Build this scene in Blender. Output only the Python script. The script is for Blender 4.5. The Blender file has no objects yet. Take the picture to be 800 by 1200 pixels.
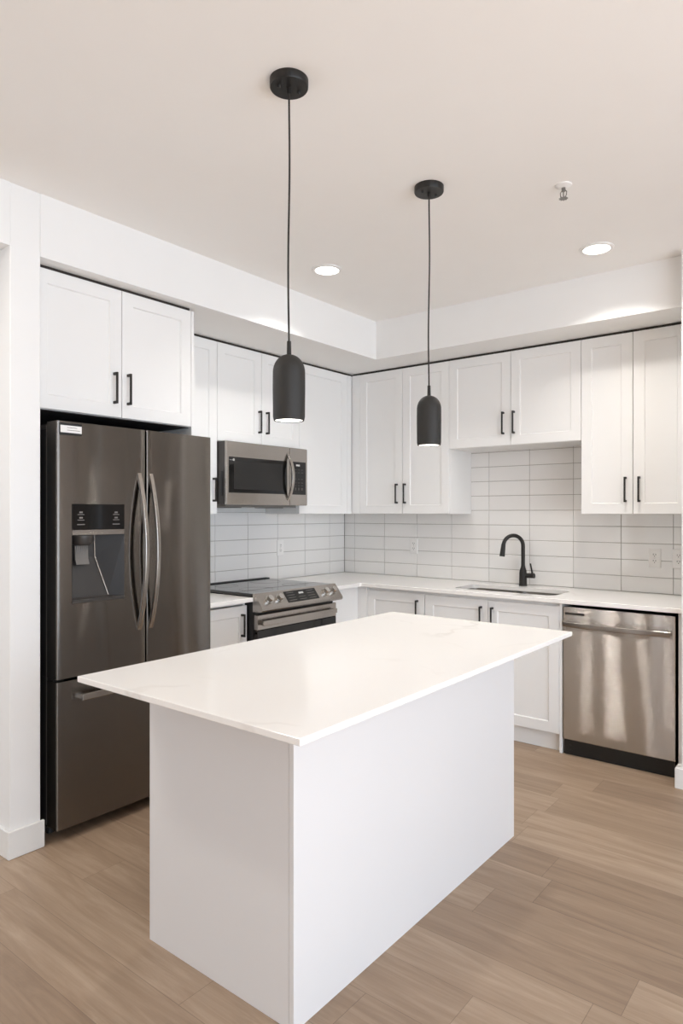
import bpy, bmesh, math, random
from mathutils import Vector, Matrix

random.seed(4)
S = bpy.context.scene
C = S.collection
PI = math.pi

# ------------------------------------------------------------------ camera
cam_d = bpy.data.cameras.new('camera')
cam = bpy.data.objects.new('camera', cam_d)
C.objects.link(cam)
cam.location = (3.5573, -4.5203, 1.417)
cam.rotation_euler = (PI / 2, 0, math.radians(38.4455))
cam_d.sensor_fit = 'VERTICAL'
cam_d.sensor_height = 36.0
cam_d.lens = 786.69 / 1200 * 36.0
cam_d.shift_y = 0.78 / 1200
cam_d.clip_start = 0.05
S.camera = cam

# ------------------------------------------------------------------ world, light, exposure
S.view_settings.view_transform = 'Standard'
S.view_settings.look = 'None'
S.view_settings.gamma = 1.0
S.view_settings.use_curve_mapping = False
S.view_settings.exposure = 0.18
W = bpy.data.worlds.new('daylight')
S.world = W
W.use_nodes = True
bg = W.node_tree.nodes['Background']
bg.inputs['Color'].default_value = (0.75, 0.87, 1.0, 1)
bg.inputs['Strength'].default_value = 2.2
try:
    S.cycles.use_denoising = True
    S.cycles.max_bounces = 10
    S.cycles.diffuse_bounces = 6
    S.cycles.glossy_bounces = 4
    S.cycles.sample_clamp_indirect = 6.0
except Exception:
    pass


def area(name, loc, rot, sx, sy, power, color, shape='RECTANGLE', spread=None):
    d = bpy.data.lights.new(name, 'AREA')
    d.shape = shape
    d.size = sx
    if shape in ('RECTANGLE', 'ELLIPSE'):
        d.size_y = sy
    d.energy = power
    d.color = color
    if spread:
        d.spread = spread
    o = bpy.data.objects.new(name, d)
    C.objects.link(o)
    o.location = loc
    o.rotation_euler = rot
    return o


XLH = -1.9
COOL = (0.83, 0.95, 1.118)
WARM = (1.023, 0.99, 0.94)
# daylight in the right glazing; slits added behind the camera to streak the steel
area('daylight_right', (6.58, -4.0, 1.3), (PI / 2, 0, PI / 2), 5.5, 2.4, 76, COOL)
STREAK_PANES = ((-0.55, -0.43, 1.2), (-0.17, 0.05, 5.4), (0.41, 0.53, 4.1), (0.79, 0.88, 3.1))
for px0, px1, pw in STREAK_PANES:
    area('streak_pane', ((px0 + px1) / 2, -8.19, 1.25), (PI / 2, 0, 0), px1 - px0, 2.2, pw, (1.02, 1.0, 0.97))
# sunlight added so its unseen floor patch bounces onto the ceiling
sd = bpy.data.lights.new('bounce_sun', 'SUN')
sd.energy = 13.5
sd.angle = math.radians(2)
sd.color = (1.013, 0.99, 0.961)
bounce_sun = bpy.data.objects.new('bounce_sun', sd)
C.objects.link(bounce_sun)
bounce_sun.location = (9, -4, 6)
bounce_sun.rotation_euler = (math.radians(-16), math.radians(49), 0)
# hall window added for soft light from the left on the island end
area('hall_window_fill', (XLH + 0.02, -4.9, 1.3), (PI / 2, 0, -PI / 2), 1.8, 2.2, 6, (0.95, 0.98, 1.04))
for lx, ly, pw in ((0.84, -4.3, 5), (1.17, -4.3, 9)):  # unseen ceiling lamps placed to streak the dishwasher steel
    area('streak_lamp', (lx, ly, 2.76), (0, 0, 0), 0.2, 0.2, pw, WARM, 'DISK')


# ------------------------------------------------------------------ material helpers
def lin(r, g, b):
    f = lambda c: (c / 255 / 12.92) if c / 255 <= 0.04045 else ((c / 255 + 0.055) / 1.055) ** 2.4
    return (f(r), f(g), f(b), 1.0)


def base_mat(name):
    m = bpy.data.materials.new(name)
    m.use_nodes = True
    nt = m.node_tree
    b = nt.nodes['Principled BSDF']
    return m, nt, b


def N(nt, t, **kw):
    n = nt.nodes.new(t)
    for k, v in kw.items():
        setattr(n, k, v)
    return n


def pmat(name, col, rough=0.5, metal=0.0, spec=0.5, var=0.03, scale=6.0, bump=0.0, bscale=300.0, coat=0.0):
    """Principled with a faint procedural tone variation and optional fine bump."""
    m, nt, b = base_mat(name)
    tc = N(nt, 'ShaderNodeTexCoord')
    no = N(nt, 'ShaderNodeTexNoise')
    no.inputs['Scale'].default_value = scale
    no.inputs['Detail'].default_value = 3
    nt.links.new(tc.outputs['Object'], no.inputs['Vector'])
    mx = N(nt, 'ShaderNodeMix', data_type='RGBA')
    mx.inputs['A'].default_value = tuple(min(1, c * (1 - var)) for c in col[:3]) + (1,)
    mx.inputs['B'].default_value = tuple(min(1, c * (1 + var)) for c in col[:3]) + (1,)
    nt.links.new(no.outputs['Fac'], mx.inputs['Factor'])
    nt.links.new(mx.outputs['Result'], b.inputs['Base Color'])
    b.inputs['Roughness'].default_value = rough
    b.inputs['Metallic'].default_value = metal
    b.inputs['Specular IOR Level'].default_value = spec
    if coat:
        b.inputs['Coat Weight'].default_value = coat
        b.inputs['Coat Roughness'].default_value = 0.08
    if bump:
        n2 = N(nt, 'ShaderNodeTexNoise')
        n2.inputs['Scale'].default_value = bscale
        nt.links.new(tc.outputs['Object'], n2.inputs['Vector'])
        bp = N(nt, 'ShaderNodeBump')
        bp.inputs['Strength'].default_value = bump
        bp.inputs['Distance'].default_value = 0.001
        nt.links.new(n2.outputs['Fac'], bp.inputs['Height'])
        nt.links.new(bp.outputs['Normal'], b.inputs['Normal'])
    return m


def steel(name, col, rough=0.12, brush=0.2, wave=0.0, wscale=(3.0, 3.0, 0.7)):
    """Brushed sheet metal: horizontal brush marks tip the normal up and down, soft sheet waviness sideways."""
    m, nt, b = base_mat(name)
    L = nt.links.new
    tc = N(nt, 'ShaderNodeTexCoord')
    mp = N(nt, 'ShaderNodeMapping')
    mp.inputs['Scale'].default_value = (2.5, 2.5, 420.0)
    L(tc.outputs['Object'], mp.inputs['Vector'])
    no = N(nt, 'ShaderNodeTexNoise')
    no.inputs['Scale'].default_value = 1.0
    no.inputs['Detail'].default_value = 4
    L(mp.outputs['Vector'], no.inputs['Vector'])
    mx = N(nt, 'ShaderNodeMix', data_type='RGBA')
    mx.inputs['A'].default_value = tuple(c * 0.95 for c in col[:3]) + (1,)
    mx.inputs['B'].default_value = tuple(min(1, c * 1.05) for c in col[:3]) + (1,)
    L(no.outputs['Fac'], mx.inputs['Factor'])
    L(mx.outputs['Result'], b.inputs['Base Color'])
    b.inputs['Metallic'].default_value = 1.0
    b.inputs['Roughness'].default_value = rough
    geo = N(nt, 'ShaderNodeNewGeometry')
    nrm = geo.outputs['Normal']
    if wave:
        mp2 = N(nt, 'ShaderNodeMapping')
        mp2.inputs['Scale'].default_value = wscale
        L(tc.outputs['Object'], mp2.inputs['Vector'])
        n2 = N(nt, 'ShaderNodeTexNoise')
        n2.inputs['Scale'].default_value = 1.0
        n2.inputs['Detail'].default_value = 0.5
        L(mp2.outputs['Vector'], n2.inputs['Vector'])
        bp = N(nt, 'ShaderNodeBump')
        bp.inputs['Strength'].default_value = 1.0
        bp.inputs['Distance'].default_value = wave
        L(n2.outputs['Fac'], bp.inputs['Height'])
        nrm = bp.outputs['Normal']
    sc = N(nt, 'ShaderNodeVectorMath', operation='SCALE')
    sc.inputs['Scale'].default_value = 5000.0
    L(tc.outputs['Object'], sc.inputs[0])
    wn = N(nt, 'ShaderNodeTexWhiteNoise', noise_dimensions='3D')
    L(sc.outputs['Vector'], wn.inputs['Vector'])
    sp = N(nt, 'ShaderNodeSeparateColor')
    L(wn.outputs['Color'], sp.inputs['Color'])
    ad = N(nt, 'ShaderNodeMath', operation='ADD')
    L(sp.outputs[0], ad.inputs[0])
    L(sp.outputs[1], ad.inputs[1])
    sb = N(nt, 'ShaderNodeMath', operation='SUBTRACT')
    L(ad.outputs[0], sb.inputs[0])
    sb.inputs[1].default_value = 1.0
    ml = N(nt, 'ShaderNodeMath', operation='MULTIPLY')
    L(sb.outputs[0], ml.inputs[0])
    ml.inputs[1].default_value = brush
    cb = N(nt, 'ShaderNodeCombineXYZ')
    L(ml.outputs[0], cb.inputs['Z'])
    va = N(nt, 'ShaderNodeVectorMath', operation='ADD')
    L(nrm, va.inputs[0])
    L(cb.outputs['Vector'], va.inputs[1])
    vn = N(nt, 'ShaderNodeVectorMath', operation='NORMALIZE')
    L(va.outputs['Vector'], vn.inputs[0])
    L(vn.outputs['Vector'], b.inputs['Normal'])
    return m


def emit_mat(name, col, strength):
    m, nt, b = base_mat(name)
    b.inputs['Base Color'].default_value = (0.8, 0.8, 0.8, 1)
    b.inputs['Emission Color'].default_value = col
    b.inputs['Emission Strength'].default_value = strength
    return m


def plank_mat():
    m, nt, b = base_mat('vinyl_plank')
    L = nt.links.new
    tc = N(nt, 'ShaderNodeTexCoord')
    sp = N(nt, 'ShaderNodeSeparateXYZ')
    L(tc.outputs['Object'], sp.inputs['Vector'])

    def math_(op, a, bb=None):
        n = N(nt, 'ShaderNodeMath', operation=op)
        for i, v in enumerate((a, bb)):
            if v is None:
                continue
            if isinstance(v, (int, float)):
                n.inputs[i].default_value = v
            else:
                L(v, n.inputs[i])
        return n.outputs[0]
    PW, PL = 0.187, 1.22
    yy = math_('ADD', sp.outputs['Y'], 20.878)
    row_f = math_('DIVIDE', yy, PW)
    row = math_('FLOOR', row_f)
    wn = N(nt, 'ShaderNodeTexWhiteNoise', noise_dimensions='1D')
    L(row, wn.inputs['W'])
    xo = math_('MULTIPLY', wn.outputs['Value'], PL * 7.3)
    xx = math_('ADD', math_('ADD', sp.outputs['X'], xo), 20.0)
    col_f = math_('DIVIDE', xx, PL)
    col = math_('FLOOR', col_f)
    pid = math_('ADD', math_('MULTIPLY', row, 17.31), math_('MULTIPLY', col, 3.77))
    wn2 = N(nt, 'ShaderNodeTexWhiteNoise', noise_dimensions='1D')
    L(pid, wn2.inputs['W'])
    # grain: stretched along x, each plank its own offset
    cb = N(nt, 'ShaderNodeCombineXYZ')
    L(math_('MULTIPLY', xx, 1.6), cb.inputs['X'])
    L(math_('MULTIPLY', yy, 17.0), cb.inputs['Y'])
    L(math_('MULTIPLY', pid, 1.93), cb.inputs['Z'])
    g = N(nt, 'ShaderNodeTexNoise')
    g.inputs['Scale'].default_value = 1.0
    g.inputs['Detail'].default_value = 6
    g.inputs['Roughness'].default_value = 0.62
    g.inputs['Distortion'].default_value = 1.2
    L(cb.outputs['Vector'], g.inputs['Vector'])
    cb2 = N(nt, 'ShaderNodeCombineXYZ')
    L(math_('MULTIPLY', xx, 5.0), cb2.inputs['X'])
    L(math_('MULTIPLY', yy, 170.0), cb2.inputs['Y'])
    L(pid, cb2.inputs['Z'])
    g2 = N(nt, 'ShaderNodeTexNoise')
    g2.inputs['Scale'].default_value = 1.0
    g2.inputs['Detail'].default_value = 3
    L(cb2.outputs['Vector'], g2.inputs['Vector'])
    v = math_('ADD', math_('MULTIPLY', wn2.outputs['Value'], 0.26), math_('MULTIPLY', g.outputs['Fac'], 0.74))
    v = math_('ADD', v, math_('MULTIPLY', g2.outputs['Fac'], 0.16))
    cr = N(nt, 'ShaderNodeValToRGB')
    e = cr.color_ramp.elements
    e[0].position, e[0].color = 0.22, lin(122, 100, 83)
    e[1].position, e[1].color = 0.95, lin(190, 168, 145)
    mid = cr.color_ramp.elements.new(0.58)
    mid.color = lin(157, 134, 112)
    L(v, cr.inputs['Fac'])
    # seams
    fy = math_('FRACT', row_f)
    fx = math_('FRACT', col_f)
    sy = math_('LESS_THAN', fy, 0.010)
    sx = math_('LESS_THAN', fx, 0.0016)
    seam = math_('MAXIMUM', sy, sx)
    mx = N(nt, 'ShaderNodeMix', data_type='RGBA')
    L(math_('MULTIPLY', seam, 0.55), mx.inputs['Factor'])
    L(cr.outputs['Color'], mx.inputs['A'])
    mx.inputs['B'].default_value = lin(92, 74, 60)
    L(mx.outputs['Result'], b.inputs['Base Color'])
    b.inputs['Roughness'].default_value = 0.42
    b.inputs['Specular IOR Level'].default_value = 0.4
    bp = N(nt, 'ShaderNodeBump')
    bp.inputs['Strength'].default_value = 0.25
    bp.inputs['Distance'].default_value = 0.001
    L(math_('SUBTRACT', g2.outputs['Fac'], seam), bp.inputs['Height'])
    L(bp.outputs['Normal'], b.inputs['Normal'])
    return m


def quartz_mat():
    m, nt, b = base_mat('white_quartz')
    L = nt.links.new
    tc = N(nt, 'ShaderNodeTexCoord')
    n0 = N(nt, 'ShaderNodeTexNoise')
    n0.inputs['Scale'].default_value = 1.6
    n0.inputs['Detail'].default_value = 4
    L(tc.outputs['Object'], n0.inputs['Vector'])
    sc = N(nt, 'ShaderNodeVectorMath', operation='SCALE')
    sc.inputs['Scale'].default_value = 0.9
    L(n0.outputs['Color'], sc.inputs[0])
    ad = N(nt, 'ShaderNodeVectorMath', operation='ADD')
    L(tc.outputs['Object'], ad.inputs[0])
    L(sc.outputs['Vector'], ad.inputs[1])
    vo = N(nt, 'ShaderNodeTexVoronoi', feature='DISTANCE_TO_EDGE')
    vo.inputs['Scale'].default_value = 1.5
    L(ad.outputs['Vector'], vo.inputs['Vector'])
    cr = N(nt, 'ShaderNodeValToRGB')
    cr.color_ramp.elements[0].position = 0.0
    cr.color_ramp.elements[0].color = (1, 1, 1, 1)
    cr.color_ramp.elements[1].position = 0.022
    cr.color_ramp.elements[1].color = (0, 0, 0, 1)
    L(vo.outputs['Distance'], cr.inputs['Fac'])
    n1 = N(nt, 'ShaderNodeTexNoise')
    n1.inputs['Scale'].default_value = 2.2
    L(tc.outputs['Object'], n1.inputs['Vector'])
    cr2 = N(nt, 'ShaderNodeValToRGB')
    cr2.color_ramp.elements[0].position = 0.5
    cr2.color_ramp.elements[1].position = 0.68
    L(n1.outputs['Fac'], cr2.inputs['Fac'])
    mu = N(nt, 'ShaderNodeMath', operation='MULTIPLY')
    L(cr.outputs['Color'], mu.inputs[0])
    L(cr2.outputs['Color'], mu.inputs[1])
    mu2 = N(nt, 'ShaderNodeMath', operation='MULTIPLY')
    L(mu.outputs[0], mu2.inputs[0])
    mu2.inputs[1].default_value = 0.32
    mx = N(nt, 'ShaderNodeMix', data_type='RGBA')
    L(mu2.outputs[0], mx.inputs['Factor'])
    mx.inputs['A'].default_value = lin(248, 245, 241)
    mx.inputs['B'].default_value = lin(190, 180, 170)
    L(mx.outputs['Result'], b.inputs['Base Color'])
    b.inputs['Roughness'].default_value = 0.13
    b.inputs['Specular IOR Level'].default_value = 0.5
    return m


M = dict(
    wall=pmat('wall_paint', lin(241, 240, 238), 0.7, spec=0.3, var=0.01, bump=0.05),
    taupe=pmat('bounce_cut_taupe', lin(150, 141, 132), 0.7, spec=0.3, var=0.01),  # invented dark tone for unseen walls, cuts bounce and reflections
    ceiling=pmat('ceiling_paint', lin(247, 245, 242), 0.85, spec=0.2, var=0.01, bump=0.08),
    trim=pmat('trim_paint', lin(236, 235, 232), 0.4, var=0.01),
    cab=pmat('white_cabinet', lin(241, 240, 238), 0.36, spec=0.45, var=0.01, scale=3),
    island=pmat('island_panel_white', lin(229, 227, 226), 0.36, spec=0.45, var=0.01, scale=3),
    black=pmat('matte_black_metal', lin(38, 35, 32), 0.42, metal=0.3, var=0.1, scale=40),
    shade=pmat('black_textured_shade', lin(43, 41, 38), 0.6, metal=0.1, var=0.1, scale=60, bump=0.4, bscale=260),
    cord=pmat('black_cord', lin(40, 36, 32), 0.7, var=0.15, scale=200),
    glass=pmat('black_glass', lin(14, 13, 13), 0.06, spec=0.5, var=0.1),
    cookglass=pmat('cooktop_glass', lin(22, 21, 20), 0.035, spec=0.8, var=0.1),
    plastic=pmat('black_plastic', lin(24, 23, 22), 0.45, var=0.1),
    dkgrey=pmat('dark_grey_plastic', lin(58, 54, 51), 0.4, var=0.06),
    gap=pmat('dark_brown_fill', lin(46, 40, 35), 0.7, var=0.08),  # gap shade above the cabinets; plain dark sheet below the deep one
    recess=pmat('recess_plastic', lin(44, 41, 39), 0.45, spec=0.3, var=0.05),
    grey=pmat('grey_plastic', lin(120, 115, 110), 0.35, var=0.05),
    fridge=steel('dark_stainless', (0.205, 0.190, 0.175), 0.07, 0.42, wave=0.0022, wscale=(4.0, 4.0, 0.9)),
    fridge_side=pmat('dark_fridge_side', lin(40, 38, 37), 0.4, metal=0.4, var=0.05),
    steel=steel('stainless', (0.56, 0.53, 0.495), 0.055, 0.7, wave=0.0015, wscale=(3.0, 3.0, 1.2)),
    steel2=steel('stainless_appliance', (0.43, 0.40, 0.37), 0.2, 0.15),
    chrome=pmat('polished_steel', (0.62, 0.60, 0.57, 1), 0.16, metal=1.0, var=0.03),
    sinksteel=pmat('sink_steel', (0.40, 0.375, 0.345, 1), 0.33, metal=1.0, var=0.05, scale=30),
    white=pmat('white_plastic', lin(240, 238, 235), 0.3, var=0.01),
    offwhite=pmat('label_print', lin(190, 188, 184), 0.6, var=0.02),
    slot=pmat('dark_slot', lin(60, 55, 52), 0.6, var=0.05),
    tile=pmat('white_gloss_tile', lin(238, 236, 233), 0.1, spec=0.5, var=0.015, scale=2.5, bump=0.05, bscale=20),
    grout=pmat('grey_grout', lin(158, 151, 144), 0.9, var=0.06, scale=80),
    floor=plank_mat(),
    quartz=quartz_mat(),
    led=emit_mat('led_diffuser', (1.0, 0.94, 0.86, 1), 6.0),
    bulb=emit_mat('pendant_glow', (1.0, 0.95, 0.88, 1), 4.0),
    brass=pmat('sprinkler_brass', (0.28, 0.265, 0.25, 1), 0.35, metal=1.0, var=0.05),
)


# ------------------------------------------------------------------ mesh helpers
def nb():
    return bmesh.new()


def box(bm, x0, x1, y0, y1, z0, z1, bev=0.0, seg=1):
    r = bmesh.ops.create_cube(bm, size=1.0)
    vs = r['verts']
    for v in vs:
        v.co = Vector(((x0 + x1) / 2 + v.co.x * (x1 - x0), (y0 + y1) / 2 + v.co.y * (y1 - y0), (z0 + z1) / 2 + v.co.z * (z1 - z0)))
    if bev > 0:
        es = list({e for v in vs for e in v.link_edges})
        bmesh.ops.bevel(bm, geom=es, offset=bev, segments=seg, affect='EDGES', profile=0.6)
    return bm


def prism(bm, pts, axis, a0, a1):
    """Extrude a closed 2-D outline along axis. axis x: pts=(y,z); y: (x,z); z: (x,y)."""
    def mk(p, a):
        return {'x': (a, p[0], p[1]), 'y': (p[0], a, p[1]), 'z': (p[0], p[1], a)}[axis]
    lo = [bm.verts.new(mk(p, a0)) for p in pts]
    hi = [bm.verts.new(mk(p, a1)) for p in pts]
    n = len(pts)
    for i in range(n):
        bm.faces.new((lo[i], lo[(i + 1) % n], hi[(i + 1) % n], hi[i]))
    bm.faces.new(lo[::-1])
    bm.faces.new(hi)
    bmesh.ops.recalc_face_normals(bm, faces=bm.faces)
    return bm


def lathe(bm, prof, cx, cy, seg=40, close_ends=True):
    """prof = [(r, z)...]; revolve about the vertical axis through (cx, cy)."""
    rings = []
    for r, z in prof:
        if r < 1e-6:
            rings.append([bm.verts.new((cx, cy, z))])
        else:
            rings.append([bm.verts.new((cx + r * math.cos(2 * PI * i / seg), cy + r * math.sin(2 * PI * i / seg), z)) for i in range(seg)])
    for a, b in zip(rings, rings[1:]):
        for i in range(seg):
            j = (i + 1) % seg
            if len(a) == 1 and len(b) == 1:
                break
            if len(a) == 1:
                bm.faces.new((a[0], b[j], b[i]))
            elif len(b) == 1:
                bm.faces.new((a[i], a[j], b[0]))
            else:
                bm.faces.new((a[i], a[j], b[j], b[i]))
    if close_ends:
        for rg in (rings[0], rings[-1]):
            if len(rg) > 1:
                bm.faces.new(rg)
    bmesh.ops.recalc_face_normals(bm, faces=bm.faces)
    return bm


def cyl(bm, p0, p1, r0, r1=None, seg=24):
    r1 = r0 if r1 is None else r1
    p0, p1 = Vector(p0), Vector(p1)
    d = (p1 - p0)
    q = d.to_track_quat('Z', 'Y')
    a, b = [], []
    for i in range(seg):
        c, s = math.cos(2 * PI * i / seg), math.sin(2 * PI * i / seg)
        a.append(bm.verts.new(p0 + q @ Vector((c * r0, s * r0, 0))))
        b.append(bm.verts.new(p1 + q @ Vector((c * r1, s * r1, 0))))
    for i in range(seg):
        j = (i + 1) % seg
        bm.faces.new((a[i], a[j], b[j], b[i]))
    bm.faces.new(a[::-1])
    bm.faces.new(b)
    return bm


def sweep(bm, pts, prof, up=Vector((1, 0, 0)), taper=None):
    """Sweep a closed profile [(a, b)] along pts; a runs along `up`, b along tangent x up."""
    pts = [Vector(p) for p in pts]
    rings = []
    n = len(pts)
    for i, p in enumerate(pts):
        t = (pts[min(i + 1, n - 1)] - pts[max(i - 1, 0)]).normalized()
        u = (up - t * up.dot(t)).normalized()
        w = t.cross(u).normalized()
        k = taper[i] if taper else 1.0
        rings.append([bm.verts.new(p + u * a * k + w * b * k) for a, b in prof])
    m = len(prof)
    for a, b in zip(rings, rings[1:]):
        for i in range(m):
            j = (i + 1) % m
            bm.faces.new((a[i], a[j], b[j], b[i]))
    bm.faces.new(rings[0][::-1])
    bm.faces.new(rings[-1])
    bmesh.ops.recalc_face_normals(bm, faces=bm.faces)
    return bm


def circ(r, n=16):
    return [(r * math.cos(2 * PI * i / n), r * math.sin(2 * PI * i / n)) for i in range(n)]


def rrect(w, h, r, n=4):
    out = []
    for cx, cy, a0 in ((w / 2 - r, h / 2 - r, 0), (-w / 2 + r, h / 2 - r, 90), (-w / 2 + r, -h / 2 + r, 180), (w / 2 - r, -h / 2 + r, 270)):
        for i in range(n + 1):
            a = math.radians(a0 + 90 * i / n)
            out.append((cx + r * math.cos(a), cy + r * math.sin(a)))
    return out


def rings_front(bm, x0, x1, z0, z1, rings):
    """Stack of rectangles facing -y: rings = [(inset, y)], back to front; both ends capped."""
    loops = []
    for ins, y in rings:
        loops.append([bm.verts.new(c) for c in ((x0 + ins, y, z0 + ins), (x1 - ins, y, z0 + ins), (x1 - ins, y, z1 - ins), (x0 + ins, y, z1 - ins))])
    for a, b in zip(loops, loops[1:]):
        for i in range(4):
            j = (i + 1) % 4
            bm.faces.new((a[i], a[j], b[j], b[i]))
    bm.faces.new(loops[0][::-1])
    bm.faces.new(loops[-1])
    bmesh.ops.recalc_face_normals(bm, faces=bm.faces)
    return bm


def obj(name, bm, mat, parent=None, label=None, smooth=False, loc=None):
    me = bpy.data.meshes.new(name)
    bm.to_mesh(me)
    bm.free()
    me.materials.append(M[mat] if isinstance(mat, str) else mat)
    if smooth:
        for p in me.polygons:
            p.use_smooth = True
        try:
            me.set_sharp_from_angle(angle=math.radians(40))
        except Exception:
            pass
    o = bpy.data.objects.new(name, me)
    C.objects.link(o)
    if parent:
        o.parent = parent
    if label:
        o['label'] = label
    if loc:
        o.location = loc
    return o


def cut(o, cutter_bms):
    for cb in cutter_bms:
        me = bpy.data.meshes.new('cutter')
        cb.to_mesh(me)
        cb.free()
        co = bpy.data.objects.new('cutter', me)
        C.objects.link(co)
        md = o.modifiers.new('cut', 'BOOLEAN')
        md.operation = 'DIFFERENCE'
        md.solver = 'EXACT'
        md.object = co
        par = o.parent
        o.parent = None
        dg = bpy.context.evaluated_depsgraph_get()
        dg.update()
        new = bpy.data.meshes.new_from_object(o.evaluated_get(dg))
        o.modifiers.clear()
        old = o.data
        o.data = new
        o.parent = par
        bpy.data.objects.remove(co)
        bpy.data.meshes.remove(me)


def tag(o, label, cat, group=None):
    o['label'] = label
    o['category'] = cat
    if group:
        o['group'] = group
    return o


def thing(name, label, cat, loc=(0, 0, 0), rotz=0.0, group=None):
    o = bpy.data.objects.new(name, None)
    o.empty_display_size = 0.1
    C.objects.link(o)
    o.location = loc
    o.rotation_euler = (0, 0, rotz)
    return tag(o, label, cat, group)


def struct(name, bm, mat, smooth=False):
    o = obj(name, bm, mat, smooth=smooth)
    o['kind'] = 'structure'
    return o


# ------------------------------------------------------------------ the setting
HC, ZS, SX, SY = 2.7708, 2.503, 0.788, 0.6397     # ceiling, bulkhead underside, bulkhead faces
XL, XR, YF, YB = -1.9, 6.6, -8.2, 0.0
RX0, RX1, RYF = 2.781, 2.90, -0.738                  # short wall beside the dishwasher
SYL0, SYL1 = -3.212, -3.084                          # wall beside the refrigerator

struct('floor', box(nb(), XL - .2, XR + .2, YF - .2, YB + .2, -0.1, 0.0), 'floor')
struct('ceiling', box(nb(), XL - .2, XR + .2, YF - .2, YB + .2, HC, HC + 0.1), 'ceiling')
struct('wall_back', box(nb(), -0.12, 2.8, 0.0, 0.12, 0, HC), 'wall')
bm = nb()
edge = 2.8
for ox0, ox1 in ((4.30, 4.44), (5.40, 5.62)):  # slits added so bright streaks reflect in the refrigerator
    box(bm, edge, ox0, 0.0, 0.12, 0, HC)
    box(bm, ox0, ox1, 0.0, 0.12, 0, 0.15)
    box(bm, ox0, ox1, 0.0, 0.12, 2.4, HC)
    edge = ox1
box(bm, edge, XR + .12, 0.0, 0.12, 0, HC)
struct('wall_back_living', bm, 'taupe')
struct('wall_left', box(nb(), -0.12, 0.0, SYL1, 0.0, 0, HC), 'wall')
struct('wall_left_end', box(nb(), XL, SX, SYL0, SYL1, 0, HC, 0.003), 'wall')
struct('wall_right_end', box(nb(), RX0, RX1, RYF, 0.0, 0, HC, 0.003), 'wall')
bm = nb()
box(bm, XL - .12, XL, YF, -5.8, 0, HC)
box(bm, XL - .12, XL, -4.0, SYL1, 0, HC)
box(bm, XL - .12, XL, -5.8, -4.0, 0, 0.2)
box(bm, XL - .12, XL, -5.8, -4.0, 2.4, HC)
struct('wall_hall', bm, 'wall')  # hall wall, opening put in for the added light
# right wall, glazing enlarged to light the ceiling; front wall, slits added for streaks
bm = nb()
box(bm, XR, XR + .12, YF, -6.8, 0, HC)
box(bm, XR, XR + .12, -1.2, 0, 0, HC)
box(bm, XR, XR + .12, -6.8, -1.2, 0, 0.05)
box(bm, XR, XR + .12, -6.8, -1.2, 2.6, HC)
struct('wall_right', bm, 'wall')
bm = nb()
edge = XL
for px0, px1, pw in STREAK_PANES:
    box(bm, edge, px0, YF - .12, YF, 0, HC)
    box(bm, px0, px1, YF - .12, YF, 0, 0.12)
    box(bm, px0, px1, YF - .12, YF, 2.4, HC)
    edge = px1
box(bm, edge, XR, YF - .12, YF, 0, HC)
struct('wall_front', bm, 'taupe')
# bulkhead: over the left run, over the back run, and the header of the opening left of the refrigerator
bm = nb()
prism(bm, [(0, 0), (0, SYL1), (SX, SYL1), (SX, -SY), (RX0, -SY), (RX0, 0)], 'z', ZS, HC)
struct('ceiling_bulkhead', bm, 'wall')
struct('ceiling_header', box(nb(), SX - 0.16, SX, -4.7, SYL0, ZS + 0.008, HC), 'wall')


def baseboard(name, x0, x1, y0, y1, h=0.1):
    bm = nb()
    box(bm, x0, x1, y0, y1, 0, h, 0.003)
    return struct(name, bm, 'trim')


T = 0.013
bm = nb()
box(bm, SX, SX + T, SYL0 - T, SYL1 + T, 0, 0.115, 0.003)          # face of the wall end
box(bm, XL + .01, SX, SYL0 - T, SYL0, 0, 0.115, 0.003)
struct('baseboard_left', bm, 'trim')
bm = nb()
box(bm, RX0 - 0.030, RX1 + T, RYF - T, RYF, 0, 0.105, 0.003)
box(bm, RX0 - 0.030, RX0, RYF, -0.66, 0, 0.105, 0.003)
box(bm, RX1, RX1 + T, RYF, -0.01, 0, 0.105, 0.003)
struct('baseboard_right', bm, 'trim')

# backsplash: grout bed + individually bevelled tiles in one mesh per wall
TT = 0.009
ZB, ZB2, ZCT = 1.4075, 1.8643, 0.9115
COLX = [0.1155 + 0.3088 * k for k in range(-1, 10)]
COLY = [-0.208 - 0.3095 * k for k in range(-1, 8)]
ROWZ = [0.905 + 0.1057 * k for k in range(0, 11)]


def tile_wall(name, cells, to_world, bed):
    bm = nb()
    for (a0, a1, z0, z1) in cells:
        g = 0.0016
        rise = random.uniform(-0.0004, 0.0004)
        a0, a1, z0, z1 = a0 + g, a1 - g, z0 + g, z1 - g
        if a1 - a0 < 0.004 or z1 - z0 < 0.004:
            continue
        b = 0.0018
        lo = [(a0, z0), (a1, z0), (a1, z1), (a0, z1)]
        hi = [(a0 + b, z0 + b), (a1 - b, z0 + b), (a1 - b, z1 - b), (a0 + b, z1 - b)]
        tilt = [random.uniform(-0.00025, 0.00025) for _ in range(2)]
        A = [bm.verts.new(to_world(p[0], p[1], 0.002)) for p in lo]
        Bv = [bm.verts.new(to_world(p[0], p[1], TT - b * 0.7)) for p in lo]
        Cv = [bm.verts.new(to_world(p[0], p[1], TT + rise + tilt[0] * (1 if i in (1, 2) else -1) + tilt[1] * (1 if i > 1 else -1))) for i, p in enumerate(hi)]
        for P, Q in ((A, Bv), (Bv, Cv)):
            for i in range(4):
                bm.faces.new((P[i], P[(i + 1) % 4], Q[(i + 1) % 4], Q[i]))
        bm.faces.new(Cv)
    bmesh.ops.recalc_face_normals(bm, faces=bm.faces)
    o = struct(name, bm, 'tile')
    g = struct(name + '_grout', bed, 'grout')
    return o


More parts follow.
